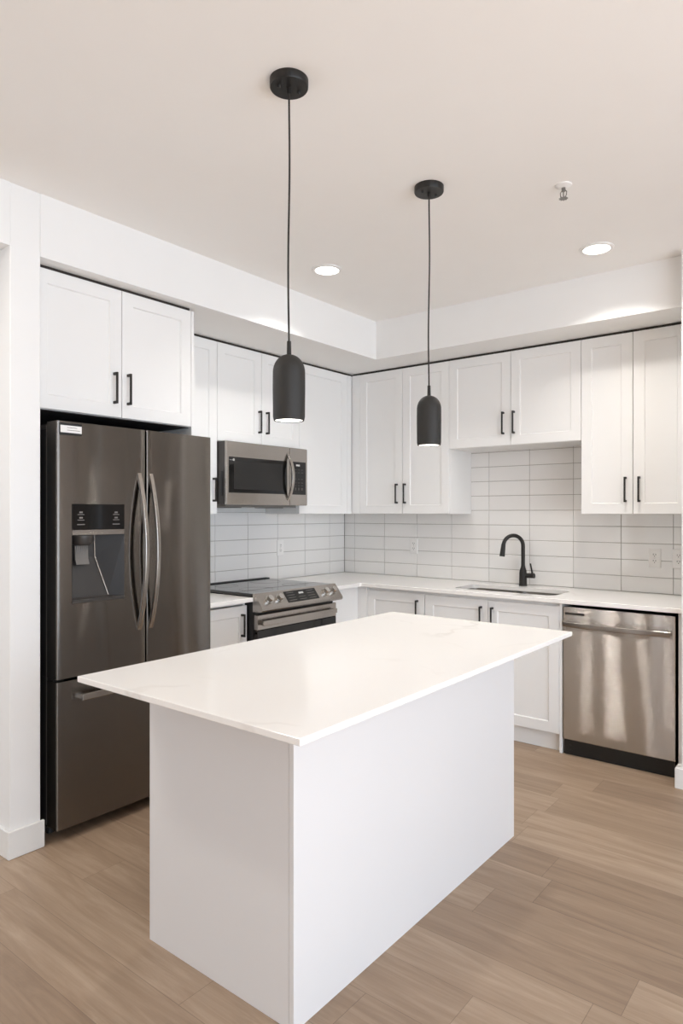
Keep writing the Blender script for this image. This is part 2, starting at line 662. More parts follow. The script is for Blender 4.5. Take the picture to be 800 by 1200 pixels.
def clip_cells(cols, rows, a_lo, a_hi, z_lo, z_hi):
    out = []
    cols = sorted(cols)
    for c0, c1 in zip(cols, cols[1:]):
        for r0, r1 in zip(rows, rows[1:]):
            x0, x1, z0, z1 = max(c0, a_lo), min(c1, a_hi), max(r0, z_lo), min(r1, z_hi)
            if x1 > x0 and z1 > z0:
                out.append((x0, x1, z0, z1))
    return out


cells = []
for c0, c1 in zip(sorted(COLX), sorted(COLX)[1:]):
    for r0, r1 in zip(ROWZ, ROWZ[1:]):
        x0, x1, z0 = max(c0, TT + .001), min(c1, RX0), max(r0, ZCT)
        if x1 <= x0:
            continue
        if r0 < ZB + 0.012:
            if r1 <= ZB + 0.012 or x1 <= 1.2 or x0 >= 2.14:
                z1 = min(r1, ZB + 0.012)
                cells.append((x0, x1, z0, z1))
            else:
                if x0 < 1.2:
                    cells.append((x0, x1, z0, r1))
                else:
                    cells.append((x0, x1, z0, r1))
        elif x1 > 1.2 and x0 < 2.14 and r0 < ZB2 + .012:
            cells.append((max(x0, 1.18), min(x1, 2.16), z0, min(r1, ZB2 + .012)))
bm = nb()
box(bm, 0.0, RX0, -0.006, 0.0, ZCT, ZB + .05)
box(bm, 1.18, 2.16, -0.006, 0.0, ZB + .05, ZB2 + .012)
tile_wall('wall_back_tiles', cells, lambda a, z, d: (a, -d, z), bm)
cells = clip_cells(COLY, ROWZ, -2.204, -TT, ZCT, ZB + .012)
cells = [(a, b, c, d) for (a, b, c, d) in cells]
bm = nb()
box(bm, 0.0, 0.006, -2.204, -0.0065, ZCT, ZB + .012)
tile_wall('wall_left_tiles', cells, lambda a, z, d: (d, a, z), bm)


# ------------------------------------------------------------------ cabinets
DT = 0.02          # door thickness


def handle_bm(x, z0, z1, yf):
    """Vertical square bar pull on a door whose face is y = yf."""
    bm = nb()
    s, st = 0.0048, 0.031
    box(bm, x - s, x + s, yf - st, yf - st + 0.009, z0, z1, 0.0012)
    for a, b in ((z0, z0 + 0.0125), (z1 - 0.0125, z1)):
        box(bm, x - s - .001, x + s + .001, yf - st + 0.006, yf + 0.0005, a, b, 0.001)
    return bm


def shaker(name, x0, x1, z0, z1, yback, parent, fw=0.062, hx=None, hz=None):
    g = 0.0016
    yf = yback - DT
    bm = rings_front(nb(), x0 + g, x1 - g, z0 + g, z1 - g,
                     [(0, yback), (0, yf + .0015), (.0015, yf), (fw, yf), (fw + .0045, yf + .007)])
    d = obj(name, bm, 'cab', parent)
    if hx is not None:
        obj('handle', handle_bm(hx, hz[0], hz[1], yf), 'black', d, label='black bar handle')
    return d


def cabinet(label, loc, rotz, w, h, depth, doors, group, z_body=0.0, toe=None, fillers=(), name='wall_cabinet', open_top=False):
    """Local frame: x along the front, front faces -y, wall at y=0; doors = [(x0, x1, hx, (hz0, hz1))]."""
    t = thing(name, label, 'cabinet', loc, rotz, group)
    bm = nb()
    ybk = -(depth - DT)
    # carcass: sides, top, bottom, back so that the inside is really hollow behind the doors
    pt = 0.016
    z0 = z_body
    box(bm, 0, pt, ybk, -0.004, z0, h)
    box(bm, w - pt, w, ybk, -0.004, z0, h)
    box(bm, pt, w - pt, ybk + .001, -0.004, z0, z0 + pt)
    if not open_top:
        box(bm, pt, w - pt, ybk + .001, -0.004, h - pt, h)
    box(bm, pt, w - pt, -0.012, -0.004, z0 + pt, h - pt)
    if open_top:
        box(bm, pt, w - pt, ybk + .001, ybk + .017, h - 0.05, h)
    for f0, f1 in fillers:
        box(bm, f0, f1, -depth, ybk - 0.0005, z0, h, 0.001)
    obj('body', bm, 'cab', t)
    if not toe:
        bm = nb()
        box(bm, 0.002, w - 0.002, -(depth - 0.012), -(depth - 0.027), h + 0.0005, ZS - loc[2] - 0.0008)  # dark sheet stands in for shade in the cabinet-top gap
        obj('gap_shade_strip', bm, 'gap', t, label='dark strip painted in for the shadow gap under the bulkhead')
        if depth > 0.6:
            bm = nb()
            box(bm, 0.002, w - 0.002, -(depth - DT), -0.006, -0.004, -0.0004)  # plain dark sheet below the deep cabinet
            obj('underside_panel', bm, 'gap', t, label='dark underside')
    if toe:
        bm = nb()
        box(bm, 0, w, ybk + toe, ybk + toe + 0.016, 0.0, z0)
        box(bm, 0.0, 0.016, ybk + toe + .016, -0.02, 0.0, z0)
        box(bm, w - 0.016, w, ybk + toe + .016, -0.02, 0.0, z0)
        obj('toe_kick', bm, 'cab', t)
    for (x0, x1, hx, hz) in doors:
        dz0 = z0 + (0.0 if not toe else 0.008)
        shaker('door', x0, x1, dz0, (h if not toe else h - 0.02), ybk, t, hx=hx, hz=hz)
    return t


R90 = PI / 2
ZT = 2.488
DU = 0.341
UH = ZT - ZB
gu = 'white wall cabinets'
# --- left wall, from the refrigerator to the corner
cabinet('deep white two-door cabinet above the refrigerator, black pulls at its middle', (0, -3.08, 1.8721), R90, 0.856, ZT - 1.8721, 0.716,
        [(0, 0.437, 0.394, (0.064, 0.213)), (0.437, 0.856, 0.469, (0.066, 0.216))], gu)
cabinet('narrow white wall cabinet between the refrigerator and the microwave', (0, -2.202, ZB), R90, 0.485, UH, DU,
        [(0, 0.485, 0.452, (0.078, 0.226))], gu)
cabinet('short white two-door wall cabinet directly above the microwave', (0, -1.717, 1.868), R90, 0.761, ZT - 1.868, DU,
        [(0, 0.387, 0.360, (0.077, 0.226)), (0.387, 0.761, 0.432, (0.077, 0.226))], gu)
cabinet('tall plain white wall cabinet between the microwave and the room corner', (0, -0.956, ZB), R90, 0.952, UH, DU,
        [(0, 0.556, 0.048, (0.078, 0.226))], gu, fillers=((0.556, 0.614),))
# --- back wall
cabinet('tall white two-door wall cabinet in the corner, behind the farther pendant', (DU + .002, 0, ZB), 0, 1.207 - DU - .002, UH, DU,
        [(0.419 - DU, 0.814 - DU, 0.7677 - DU, (0.078, 0.225)), (0.814 - DU, 1.207 - DU - .002, 0.8395 - DU, (0.078, 0.225))],
        gu, fillers=((0.0005, 0.419 - DU),))
cabinet('short white two-door wall cabinet above the sink', (1.207, 0, ZB2), 0, 0.926, ZT - ZB2, DU,
        [(0, 0.462, 0.412, (0.075, 0.224)), (0.462, 0.926, 0.487, (0.075, 0.224))], gu)
cabinet('tall white two-door wall cabinet above the dishwasher, beside the short wall', (2.133, 0, ZB), 0, 0.646, UH, DU,
        [(0, 0.305, 0.265, (0.072, 0.222)), (0.305, 0.611, 0.342, (0.072, 0.222))], gu, fillers=((0.613, 0.645),))
# refrigerator end panel
bm = nb()
box(bm, 0.003, 0.716, -2.2225, -2.2045, 0, ZT, 0.001)
tag(obj('end_panel', bm, 'cab'), 'white full-height end panel between the refrigerator and the narrow cabinet', 'panel')

# --- base cabinets
gb = 'white base cabinets'
BH = 0.884
BF = 0.612
cabinet('narrow white base cabinet between the refrigerator and the range', (0, -2.202, 0), R90, 0.482, BH, BF,
        [(0, 0.482, 0.437, (0.68, 0.815))], gb, z_body=0.10, toe=0.02, name='base_cabinet')
# corner cabinet: an L, blank white front beside the range, one door on the sink run
t = thing('base_cabinet', 'white corner base cabinet with a blank front beside the range and one door', 'cabinet', (0, 0, 0), 0, gb)
bm = nb()
box(bm, 0.004, BF - 0.001, -0.954, -0.938, 0.1, BH)
box(bm, BF - 0.02, BF, -0.9555, -0.60, 0.1, BH, 0.001)
box(bm, 0.004, BF - .02, -0.938, -0.004, 0.1, 0.116)
box(bm, BF - 0.02, 0.694, -0.62, -0.60, 0.1, BH, 0.001)
box(bm, BF - .02, 1.176, -0.60, -0.004, 0.1, 0.116)
box(bm, 1.16, 1.176, -0.60, -0.004, 0.116, BH)
box(bm, 0.694, 1.16, -0.60, -0.584, BH - 0.03, BH)
obj('body', bm, 'cab', t)
bm = nb()
box(bm, BF - 0.05, BF - 0.034, -0.954, -0.57, 0, 0.1)
box(bm, BF - 0.034, 1.176, -0.586, -0.57, 0, 0.1)
obj('toe_kick', bm, 'cab', t)
shaker('door', 0.696, 1.177, 0.108, 0.864, -0.60, t, hx=1.122, hz=(0.683, 0.822))
cabinet('white two-door base cabinet under the sink', (1.178, 0, 0), 0, 0.922, BH, 0.62,
        [(0, 0.4646, 0.419, (0.683, 0.822)), (0.4646, 0.922, 0.4965, (0.683, 0.822))], gb, z_body=0.10, toe=0.02, name='base_cabinet', open_top=True)
bm = nb()
box(bm, 2.1005, 2.1165, -0.618, -0.005, 0, BH, 0.001)
tag(obj('filler_panel', bm, 'cab'), 'slim white filler panel between the sink cabinet and the dishwasher', 'panel')
bm = nb()
box(bm, 2.738, 2.779, -0.600, -0.584, 0, BH, 0.001)
tag(obj('filler_panel', bm, 'cab'), 'thin white filler strip between the dishwasher and the short wall', 'panel')

# ------------------------------------------------------------------ countertops, sink, faucet
CT0 = 0.8865
CFX, CFY = 0.664, 0.6574
bm = nb()
box(bm, 0.0095, CFX, -2.2035, -1.7175, CT0, ZCT, 0.002)
tag(obj('countertop', bm, 'quartz'), 'small white quartz countertop between the refrigerator and the range', 'countertop')
bm = nb()
arc = []
r = 0.018
for i in range(7):
    a = math.radians(180 - 90 * i / 6)          # inside corner fillet
    arc.append((CFX + r + r * math.cos(a), -CFY - r + r * math.sin(a)))
outl = [(0.0095, -0.0095), (0.0095, -0.9555), (CFX, -0.9555)] + arc + [(RX0 - .001, -CFY), (RX0 - .001, -0.0095)]
prism(bm, outl, 'z', CT0, ZCT)
hor = [e for e in bm.edges if abs(e.verts[0].co.z - e.verts[1].co.z) < 1e-5]
bmesh.ops.bevel(bm, geom=hor, offset=0.0018, segments=1, affect='EDGES')
ct = obj('countertop', bm, 'quartz')
SKX0, SKX1, SKY0, SKY1 = 1.335, 2.03, -0.525, -0.205
cb = nb()
prism(cb, [((SKX0 + SKX1) / 2 + a, (SKY0 + SKY1) / 2 + b) for a, b in rrect(SKX1 - SKX0, SKY1 - SKY0, 0.055, 6)], 'z', CT0 - .05, ZCT + .05)
cut(ct, [cb])
tag(ct, 'long white quartz countertop turning the corner, with the sink cut into it', 'countertop')

t = thing('sink', 'stainless double-bowl undermount sink below the black faucet', 'sink', (0, 0, 0))


def bowl(x0, x1, y0, y1):
    bm = nb()
    cx, cy = (x0 + x1) / 2, (y0 + y1) / 2
    w, h = x1 - x0, y1 - y0
    prof = [(0.0, CT0 - .001, 0.05), (0.004, CT0 - .16, 0.05), (0.02, CT0 - .185, 0.05), (0.05, CT0 - .19, 0.04)]
    loops = []
    for ins, z, rr in prof:
        loops.append([bm.verts.new((cx + a, cy + b, z)) for a, b in rrect(w - 2 * ins, h - 2 * ins, rr, 6)])
    for A, Bq in zip(loops, loops[1:]):
        n = len(A)
        for i in range(n):
            bm.faces.new((A[i], A[(i + 1) % n], Bq[(i + 1) % n], Bq[i]))
    bm.faces.new(loops[-1])
    bmesh.ops.recalc_face_normals(bm, faces=bm.faces)
    for f in bm.faces:
        f.normal_flip()
    bmesh.ops.solidify(bm, geom=bm.faces, thickness=0.0012)
    o = obj('bowl', bm, 'sinksteel', t, smooth=True)
    bm = nb()
    lathe(bm, [(0.0, CT0 - .186), (0.02, CT0 - .186), (0.034, CT0 - .1845), (0.042, CT0 - .187), (0.042, CT0 - .1895)], cx, cy)
    obj('drain', bm, 'chrome', o, smooth=True)
    return o


bowl(SKX0 - .006, 1.672, SKY0 - .006, SKY1 + .006)
bowl(1.694, SKX1 + .006, SKY0 - .006, SKY1 + .006)
bm = nb()
box(bm, 1.672, 1.694, SKY0 - .004, SKY1 + .004, CT0 - 0.035, CT0 - 0.012, 0.004, 2)
obj('divider', bm, 'sinksteel', t)

FX, FY = 1.654, -0.105
t = thing('faucet', 'matte black gooseneck pull-down faucet behind the sink', 'faucet', (FX, FY, ZCT))
bm = nb()
lathe(bm, [(0.0, 0), (0.0285, 0), (0.0285, 0.006), (0.0265, 0.009), (0.0255, 0.085), (0.0235, 0.105), (0.016, 0.128), (0.0138, 0.14), (0.0, 0.14)], 0, 0, 32)
obj('base', bm, 'black', t, smooth=True)
d = Vector((-0.66, -0.75, 0)).normalized()
R = 0.072
pts = [Vector((0, 0, 0.13)), Vector((0, 0, 0.20)), Vector((0, 0, 0.276))]
for i in range(1, 19):
    a = PI * i / 18 * 0.97
    pts.append(Vector((0, 0, 0.276)) + d * (R - R * math.cos(a)) + Vector((0, 0, R * math.sin(a))))
bm = sweep(nb(), pts, circ(0.0132, 16), up=d.cross(Vector((0, 0, 1))))
obj('spout', bm, 'black', t, smooth=True)
e0 = pts[-1]
e1 = e0 + Vector((0, 0, -0.078)) + d * 0.010
bm = nb()
cyl(bm, e0 + Vector((0, 0, .006)), e1, 0.0142, 0.0185)
obj('spray_head', bm, 'black', t, smooth=True)
bm = nb()
cyl(bm, (0.015, 0, 0.072), (0.082, -0.004, 0.074), 0.0165, 0.0175)
cyl(bm, (0.070, -0.004, 0.078), (0.058, -0.012, 0.158), 0.0068, 0.0052, 12)
obj('lever_handle', bm, 'black', t, smooth=True)

# ------------------------------------------------------------------ refrigerator
FW = 0.848
t = thing('refrigerator', 'dark stainless french-door refrigerator with ice and water dispenser', 'refrigerator', (0, -3.034, 0), R90)
bm = nb()
box(bm, 0.004, FW - 0.052, -0.735, -0.05, 0.045, 1.785, 0.004)
obj('body', bm, 'fridge_side', t)
bm = nb()
box(bm, 0.001, 0.004, -0.7465, -0.737, 0.06, 1.80)
obj('door_gasket', bm, 'grey', t)
bm = nb()
box(bm, 0.01, FW - 0.06, -0.70, -0.66, 0.012, 0.05)
obj('kick_grille', bm, 'plastic', t)
for fx_ in (0.045, FW - 0.1):
    bm = nb()
    cyl(bm, (fx_, -0.69, 0.0), (fx_, -0.69, 0.03), 0.017, 0.014, 16)
    obj('foot', bm, 'plastic', t)
for fx_ in (0.045, FW - 0.1):
    bm = nb()
    cyl(bm, (fx_, -0.12, 0.0), (fx_, -0.12, 0.05), 0.017, 0.014, 16)
    obj('foot', bm, 'plastic', t)


def fridge_panel(x0, x1, z0, z1, bulge=0.004, rr=0.006):
    """Door slab with rounded upright edges and a very slightly crowned face."""
    yb, yf = -0.747, -0.829
    pts = [(x0, yb), (x0, yf + rr)]
    for i in range(1, 5):
        a = math.radians(180 + 90 * i / 4)
        pts.append((x0 + rr + rr * math.cos(a), yf + rr + rr * math.sin(a)))
    n = 14
    for i in range(1, n):
        u = i / n
        pts.append((x0 + rr + (x1 - x0 - 2 * rr) * u, yf - bulge * math.sin(PI * u)))
    for i in range(0, 5):
        a = math.radians(270 + 90 * i / 4)
        pts.append((x1 - rr + rr * math.cos(a), yf + rr + rr * math.sin(a)))
    pts.append((x1, yb))
    return prism(nb(), pts, 'z', z0, z1)


DX0, DX1, DZ0, DZ1 = 0.068, 0.326, 1.03, 1.318
ld = obj('door', fridge_panel(0.0, 0.4445, 0.702, 1.811), 'fridge', t, smooth=True)
cb = nb()
box(cb, DX0, DX1, -0.90, -0.760, DZ0, DZ1)
cut(ld, [cb])
for p in ld.data.polygons:
    p.use_smooth = True
try:
    ld.data.set_sharp_from_angle(angle=math.radians(30))
except Exception:
    pass
rd = obj('door', fridge_panel(0.4505, FW, 0.702, 1.811), 'fridge', t, smooth=True)
fd = obj('freezer_drawer', fridge_panel(0.0, FW, 0.056, 0.690), 'fridge', t, smooth=True)
# dispenser
YFD = -0.8325
bm = nb()
box(bm, DX0, DX1, YFD - 0.0025, YFD + 0.012, 1.342, 1.455, 0.0015)
dp = obj('dispenser_panel', bm, 'glass', ld, label='black glass control panel')
for cx in (0.108, 0.282):
    bm = nb()
    for k, zz in enumerate((1.413, 1.389, 1.366)):
        y0 = YFD - 0.0032
        if k < 2:
            box(bm, cx - 0.008, cx + 0.008, y0, YFD - .001, zz + 0.002, zz + 0.009)
            box(bm, cx - 0.016, cx + 0.016, y0, YFD - .001, zz - 0.006, zz - 0.003)
        else:
            box(bm, cx - 0.018, cx + 0.018, y0, YFD - .001, zz - 0.003, zz + 0.001)
    obj('control_marks', bm, 'grey', ld)
bm = nb()
box(bm, DX0, DX1, YFD - 0.002, YFD + 0.012, DZ1, 1.342, 0.001)
obj('dispenser_trim', bm, 'steel2', ld)
bm = nb()
Fr = [(DX0, YFD, DZ0), (DX1, YFD, DZ0), (DX1, YFD, DZ1), (DX0, YFD, DZ1)]
Bk_t = [(DX0 + .002, -0.764, DZ1 - .002), (0.213, -0.764, DZ1 - .002)]
Bk_m = [(DX0 + .002, -0.764, 1.215), (0.216, -0.764, 1.215)]
Bk_b = [(DX0 + .002, -0.800, DZ0 + .012), (0.262, -0.800, DZ0 + .012)]
V = lambda p: bm.verts.new(p)
f = [V(p) for p in Fr]
bt, bmm, bb = [V(p) for p in Bk_t], [V(p) for p in Bk_m], [V(p) for p in Bk_b]
bm.faces.new((f[3], bt[0], bt[1], f[2]))
bm.faces.new((bt[0], bmm[0], bmm[1], bt[1]))
bm.faces.new((bmm[0], bb[0], bb[1], bmm[1]))
bm.faces.new((bb[0], f[0], f[1], bb[1]))
bm.faces.new((f[3], f[0], bb[0], bmm[0], bt[0]))
bmesh.ops.recalc_face_normals(bm, faces=bm.faces)
obj('dispenser_recess', bm, 'dkgrey', ld)
bm = nb()
f = [V(p) for p in Fr]
bt, bmm, bb = [V(p) for p in Bk_t], [V(p) for p in Bk_m], [V(p) for p in Bk_b]
bm.faces.new((f[1], f[2], bt[1], bmm[1], bb[1]))
for v in [v for v in bm.verts if not v.link_faces]:
    bm.verts.remove(v)
obj('recess_side', bm, 'recess', ld)
bm = nb()
sweep(bm, [Vector(Bk_t[1]) + Vector((0, -.003, 0)), Vector(Bk_m[1]) + Vector((0, -.003, 0)), Vector(Bk_b[1]) + Vector((0, -.003, 0))], circ(0.0038, 10))
obj('recess_trim', bm, 'chrome', ld)
bm = nb()
lathe(bm, [(0.0, 1.272), (0.036, 1.272), (0.046, 1.283), (0.048, 1.316), (0.0, 1.316)], 0.137, -0.795, 28)
obj('ice_chute', bm, 'dkgrey', ld, smooth=True)
bm = nb()
prism(bm, [(-0.782, 1.275), (-0.786, 1.21), (-0.797, 1.185), (-0.803, 1.187), (-0.793, 1.212), (-0.789, 1.275)], 'x', 0.106, 0.168)
for k in range(6):
    xx = 0.112 + k * 0.0102
    box(bm, xx, xx + 0.004, -0.7925, -0.785, 1.212, 1.272)
obj('dispenser_paddle', bm, 'grey', ld)
bm = nb()
box(bm, DX0, DX1, YFD - 0.004, -0.795, DZ0 - 0.010, DZ0 + 0.004, 0.002)
obj('drip_tray', bm, 'dkgrey', ld)
# energy sticker
bm = nb()
box(bm, 0.012, 0.113, -0.8335, -0.829, 1.752, 1.803)
st = obj('sticker', bm, 'plastic', ld, label='white sticker with black bands')
bm = nb()
box(bm, 0.014, 0.112, -0.8341, -0.832, 1.762, 1.793)
obj('sticker_face', bm, 'white', ld)
bm = nb()
for zz in (1.783, 1.772):
    box(bm, 0.044, 0.044 + random.uniform(.045, .06), -0.8345, -0.8335, zz, zz + 0.002)
obj('sticker_print', bm, 'grey', ld)
# bowed handles
for par, hx in ((ld, 0.410), (rd, 0.4745)):
    pts, n = [], 22
    for i in range(n + 1):
        u = i / n
        pts.append(Vector((hx, -0.826 - 0.062 * math.sin(PI * u) ** 0.85, 0.866 + (1.602 - 0.866) * u)))
    bm = sweep(nb(), pts, rrect(0.021, 0.017, 0.004, 3), up=Vector((1, 0, 0)))
    obj('handle', bm, 'steel2', par, label='bowed steel handle', smooth=True)
bm = nb()
box(bm, 0.092, FW - 0.092, -0.879, -0.862, 0.602, 0.632, 0.004, 2)
for a in (0.096, FW - 0.116):
    box(bm, a, a + 0.02, -0.866, -0.826, 0.606, 0.628, 0.002)
obj('handle', bm, 'steel2', fd, label='straight steel bar handle')
for a, b in ((0.004, 0.075), (FW - 0.13, FW - 0.06)):
    bm = nb()
    box(bm, a, b, -0.80, -0.66, 1.786, 1.803, 0.004, 2)
    obj('hinge_cover', bm, 'dkgrey', t)
bm = nb()
box(bm, 0.002, 0.05, -0.80, -0.70, 0.6905, 0.7015)
obj('hinge', bm, 'plastic', t)

# ------------------------------------------------------------------ range
RW = 0.757
t = thing('range', 'stainless slide-in electric range under the microwave', 'range', (0, -1.7145, 0), R90)
bm = nb()
box(bm, 0.004, RW - 0.004, -0.655, -0.03, 0.03, 0.918)
obj('body', bm, 'plastic', t)
for a in (0.05, RW - .05):
    for b in (-0.6, -0.1):
        bm = nb()
        cyl(bm, (a, b, 0), (a, b, 0.035), 0.016, 0.016, 14)
        obj('foot', bm, 'plastic', t)
bm = nb()
box(bm, 0.0, RW, -0.668, -0.012, 0.9135, 0.932, 0.003)
ck = obj('cooktop', bm, 'cookglass', t, label='black glass cooktop')
for cx, cy, rr in ((0.2, -0.48, 0.105), (0.2, -0.2, 0.075), (0.56, -0.48, 0.085), (0.56, -0.2, 0.105)):
    bm = nb()
    lathe(bm, [(rr, 0.9322), (rr + 0.0025, 0.9322), (rr + .0025, 0.9326), (rr, 0.9326), (rr, 0.9322)], cx, cy, 48, close_ends=False)
    obj('burner_ring', bm, 'grey', ck)
bm = nb()
box(bm, 0.004, RW - 0.004, -0.055, -0.012, 0.932, 0.9375, 0.001)
obj('rear_trim', bm, 'plastic', t, label='black rear vent trim')
# sloped control panel
bm = nb()
prof = [(-0.655, 0.9335), (-0.672, 0.9345), (-0.738, 0.850), (-0.739, 0.838), (-0.730, 0.829), (-0.690, 0.824), (-0.655, 0.824)]
prism(bm, prof, 'x', -0.001, RW + 0.001)
cp = obj('control_panel', bm, 'steel2', t)
A0, A1 = Vector((0, -0.672, 0.9345)), Vector((0, -0.738, 0.850))
sl = (A1 - A0).normalized()
nrm = Vector((0, sl.z, -sl.y))
if nrm.z < 0:
    nrm = -nrm


def on_panel(x, s):
    return Vector((x, 0, 0)) + A0 + (A1 - A0) * s


for kx in (0.083, 0.172, 0.612, 0.692):
    c = on_panel(kx, 0.50)
    bm = nb()
    cyl(bm, c - nrm * 0.001, c + nrm * 0.006, 0.026, 0.025, 28)
    cyl(bm, c + nrm * 0.006, c + nrm * 0.030, 0.021, 0.0185, 28)
    kn = obj('knob', bm, 'chrome', cp, smooth=True)


def slab_on_panel(bm, x0, x1, s0, s1, h0, h1):
    vs = []
    for h in (h0, h1):
        for x, s in ((x0, s0), (x1, s0), (x1, s1), (x0, s1)):
            vs.append(bm.verts.new(on_panel(x, s) + nrm * h))
    for q in ((0, 1, 2, 3), (4, 5, 6, 7), (0, 1, 5, 4), (1, 2, 6, 5), (2, 3, 7, 6), (3, 0, 4, 7)):
        bm.faces.new([vs[i] for i in q])
    bmesh.ops.recalc_face_normals(bm, faces=bm.faces)


bm = nb()
slab_on_panel(bm, 0.235, 0.528, 0.12, 0.86, 0.0002, 0.0016)
obj('display', bm, 'glass', cp, label='black touch display')
for j in range(4):
    for part in ((0, 1, 2), (3, 4, 5), (6, 7, 8)):
        if part[0] == 3 and j in (0, 1):
            continue
        bm = nb()
        for i in part[:1]:
            x = 0.252 + i * 0.031
            slab_on_panel(bm, x, x + 0.066, 0.22 + j * 0.17, 0.22 + j * 0.17 + 0.022, 0.0014, 0.0019)
        obj('display_marks', bm, 'grey', cp)
bm = nb()
slab_on_panel(bm, 0.362, 0.405, 0.26, 0.38, 0.0014, 0.0019)
obj('clock_digits', bm, 'offwhite', cp)
# oven door: steel top band with window below
bm = nb()
box(bm, 0.006, RW - 0.006, -0.688, -0.658, 0.715, 0.806, 0.003)
od = obj('oven_door', bm, 'steel2', t)
bm = nb()
box(bm, 0.006, RW - 0.006, -0.687, -0.658, 0.225, 0.7145, 0.003)
obj('oven_window', bm, 'glass', od, label='black glass oven door front')
bm = nb()
box(bm, 0.024, RW - 0.036, -0.722, -0.708, 0.742, 0.774, 0.004, 2)
for a in (0.028, RW - 0.064):
    box(bm, a, a + 0.024, -0.711, -0.686, 0.746, 0.770, 0.002)
obj('handle', bm, 'steel2', od, label='flat steel oven handle')
bm = nb()
box(bm, 0.006, RW - 0.006, -0.684, -0.656, 0.045, 0.215, 0.003)
obj('drawer', bm, 'steel2', t)

# ------------------------------------------------------------------ microwave
MW, MH, MD = 0.757, 0.397, 0.4206
t = thing('microwave', 'stainless over-range microwave with black window, hung under a short cabinet', 'microwave', (0, -1.7145, 1.4668), R90)
bm = nb()
box(bm, 0.003, MW - 0.003, -0.4035, -0.006, 0.003, MH, 0.002)
bo = obj('body', bm, 'dkgrey', t)
bm = nb()
box(bm, -0.0005, 0.004, -0.388, -0.370, 0.055, 0.21)
obj('side_vent', bm, 'plastic', t)
bm = nb()
box(bm, 0.05, MW - 0.05, -0.36, -0.05, -0.014, 0.004, 0.003)
obj('underside_plate', bm, 'grey', t)
for a in (0.12, MW - 0.24):
    bm = nb()
    box(bm, a, a + 0.12, -0.30, -0.14, -0.018, -0.0135)
    obj('grease_filter', bm, 'plastic', t)
bm = nb()
box(bm, 0.0, 0.5765, -MD, -0.405, 0.0, MH, 0.006, 2)
dr = obj('door', bm, 'steel2', t)
bm = nb()
box(bm, 0.021, 0.548, -MD - 0.0015, -MD + 0.01, 0.075, 0.300, 0.001)
wi = obj('window', bm, 'glass', dr, label='black glass window')
bm = nb()
rings_front(bm, 0.062, 0.505, 0.098, 0.276, [(0, -MD), (0, -MD - 0.0019), (0.004, -MD - 0.0019)])
obj('window_mesh', bm, 'plastic', dr)
bm = nb()
box(bm, 0.026, 0.052, -MD - 0.0022, -MD + 0.001, 0.278, 0.281)
cyl(bm, (0.060, -MD - .001, 0.282), (0.060, -MD - 0.003, 0.282), 0.008, 0.008, 16)
obj('sticker', bm, 'offwhite', dr)
bm = nb()
box(bm, 0.5785, MW, -MD, -0.405, 0.0, MH, 0.006, 2)
pc = obj('control_panel', bm, 'steel2', t)
bm = nb()
box(bm, 0.592, 0.739, -MD - 0.0015, -MD + 0.01, 0.075, 0.302, 0.001)
obj('keypad', bm, 'glass', pc, label='black glass keypad')
bm = nb()
box(bm, 0.638, 0.676, -MD - 0.002, -MD, 0.272, 0.284)
obj('display', bm, 'offwhite', pc, label='small lit clock display')
for rows in (((0.245, .004), (0.225, .004)), ((0.18, .004),), ((0.155, .004), (0.135, .004)), ((0.105, .018),)):
    bm = nb()
    for zz, hh in rows:
        for i in range(3):
            x = 0.624 + i * 0.033
            box(bm, x, x + 0.017, -MD - 0.0019, -MD, zz, zz + hh)
    obj('keypad_marks', bm, 'dkgrey', pc)
pts, n = [], 18
for i in range(n + 1):
    u = i / n
    pts.append(Vector((0.5595, -MD + 0.002 - 0.050 * math.sin(PI * u) ** 0.8, 0.036 + 0.318 * u)))
bm = sweep(nb(), pts, rrect(0.024, 0.012, 0.004, 3), up=Vector((1, 0, 0)))
obj('handle', bm, 'steel2', dr, label='bowed steel handle', smooth=True)

# ------------------------------------------------------------------ dishwasher
DW0, DW1 = 2.123, 2.727
t = thing('dishwasher', 'stainless dishwasher with bowed bar handle under the countertop', 'dishwasher', (DW0, 0, 0))
w = DW1 - DW0
bm = nb()
box(bm, 0.006, w - 0.006, -0.585, -0.03, 0.095, 0.862)
obj('body', bm, 'plastic', t)
for a in (0.05, w - 0.05):
    for b in (-0.5, -0.1):
        bm = nb()
        cyl(bm, (a, b, 0), (a, b, 0.098), 0.014, 0.014, 14)
        obj('foot', bm, 'plastic', t)
bm = nb()
box(bm, 0.004, w - 0.004, -0.612, -0.598, 0.002, 0.088, 0.002)
cyl(bm, (0.04, -0.611, 0.055), (0.04, -0.6145, 0.055), 0.006, 0.006, 12)
cyl(bm, (0.04, -0.611, 0.03), (0.04, -0.6145, 0.03), 0.005, 0.005, 12)
obj('toe_kick', bm, 'plastic', t, label='black toe kick')
bm = nb()
box(bm, 0, w, -0.622, -0.588, 0.0905, 0.865, 0.004, 2)
dd = obj('door', bm, 'steel', t)
bm = nb()
box(bm, 0.012, 0.125, -0.6228, -0.615, 0.820, 0.834, 0.0008)
obj('control_strip', bm, 'dkgrey', dd, label='dark control strip')
bm = nb()
pts = []
for i in range(21):
    u = i / 20
    pts.append(Vector((0.010 + (w - 0.030) * u, -0.648 - 0.018 * math.sin(PI * u), 0.768)))
sweep(bm, pts, rrect(0.030, 0.013, 0.004, 3), up=Vector((0, 0, 1)))
for a in (0.012, w - 0.042):
    box(bm, a, a + 0.020, -0.650, -0.620, 0.756, 0.780, 0.002)
obj('handle', bm, 'steel2', dd, label='bowed steel bar handle', smooth=True)

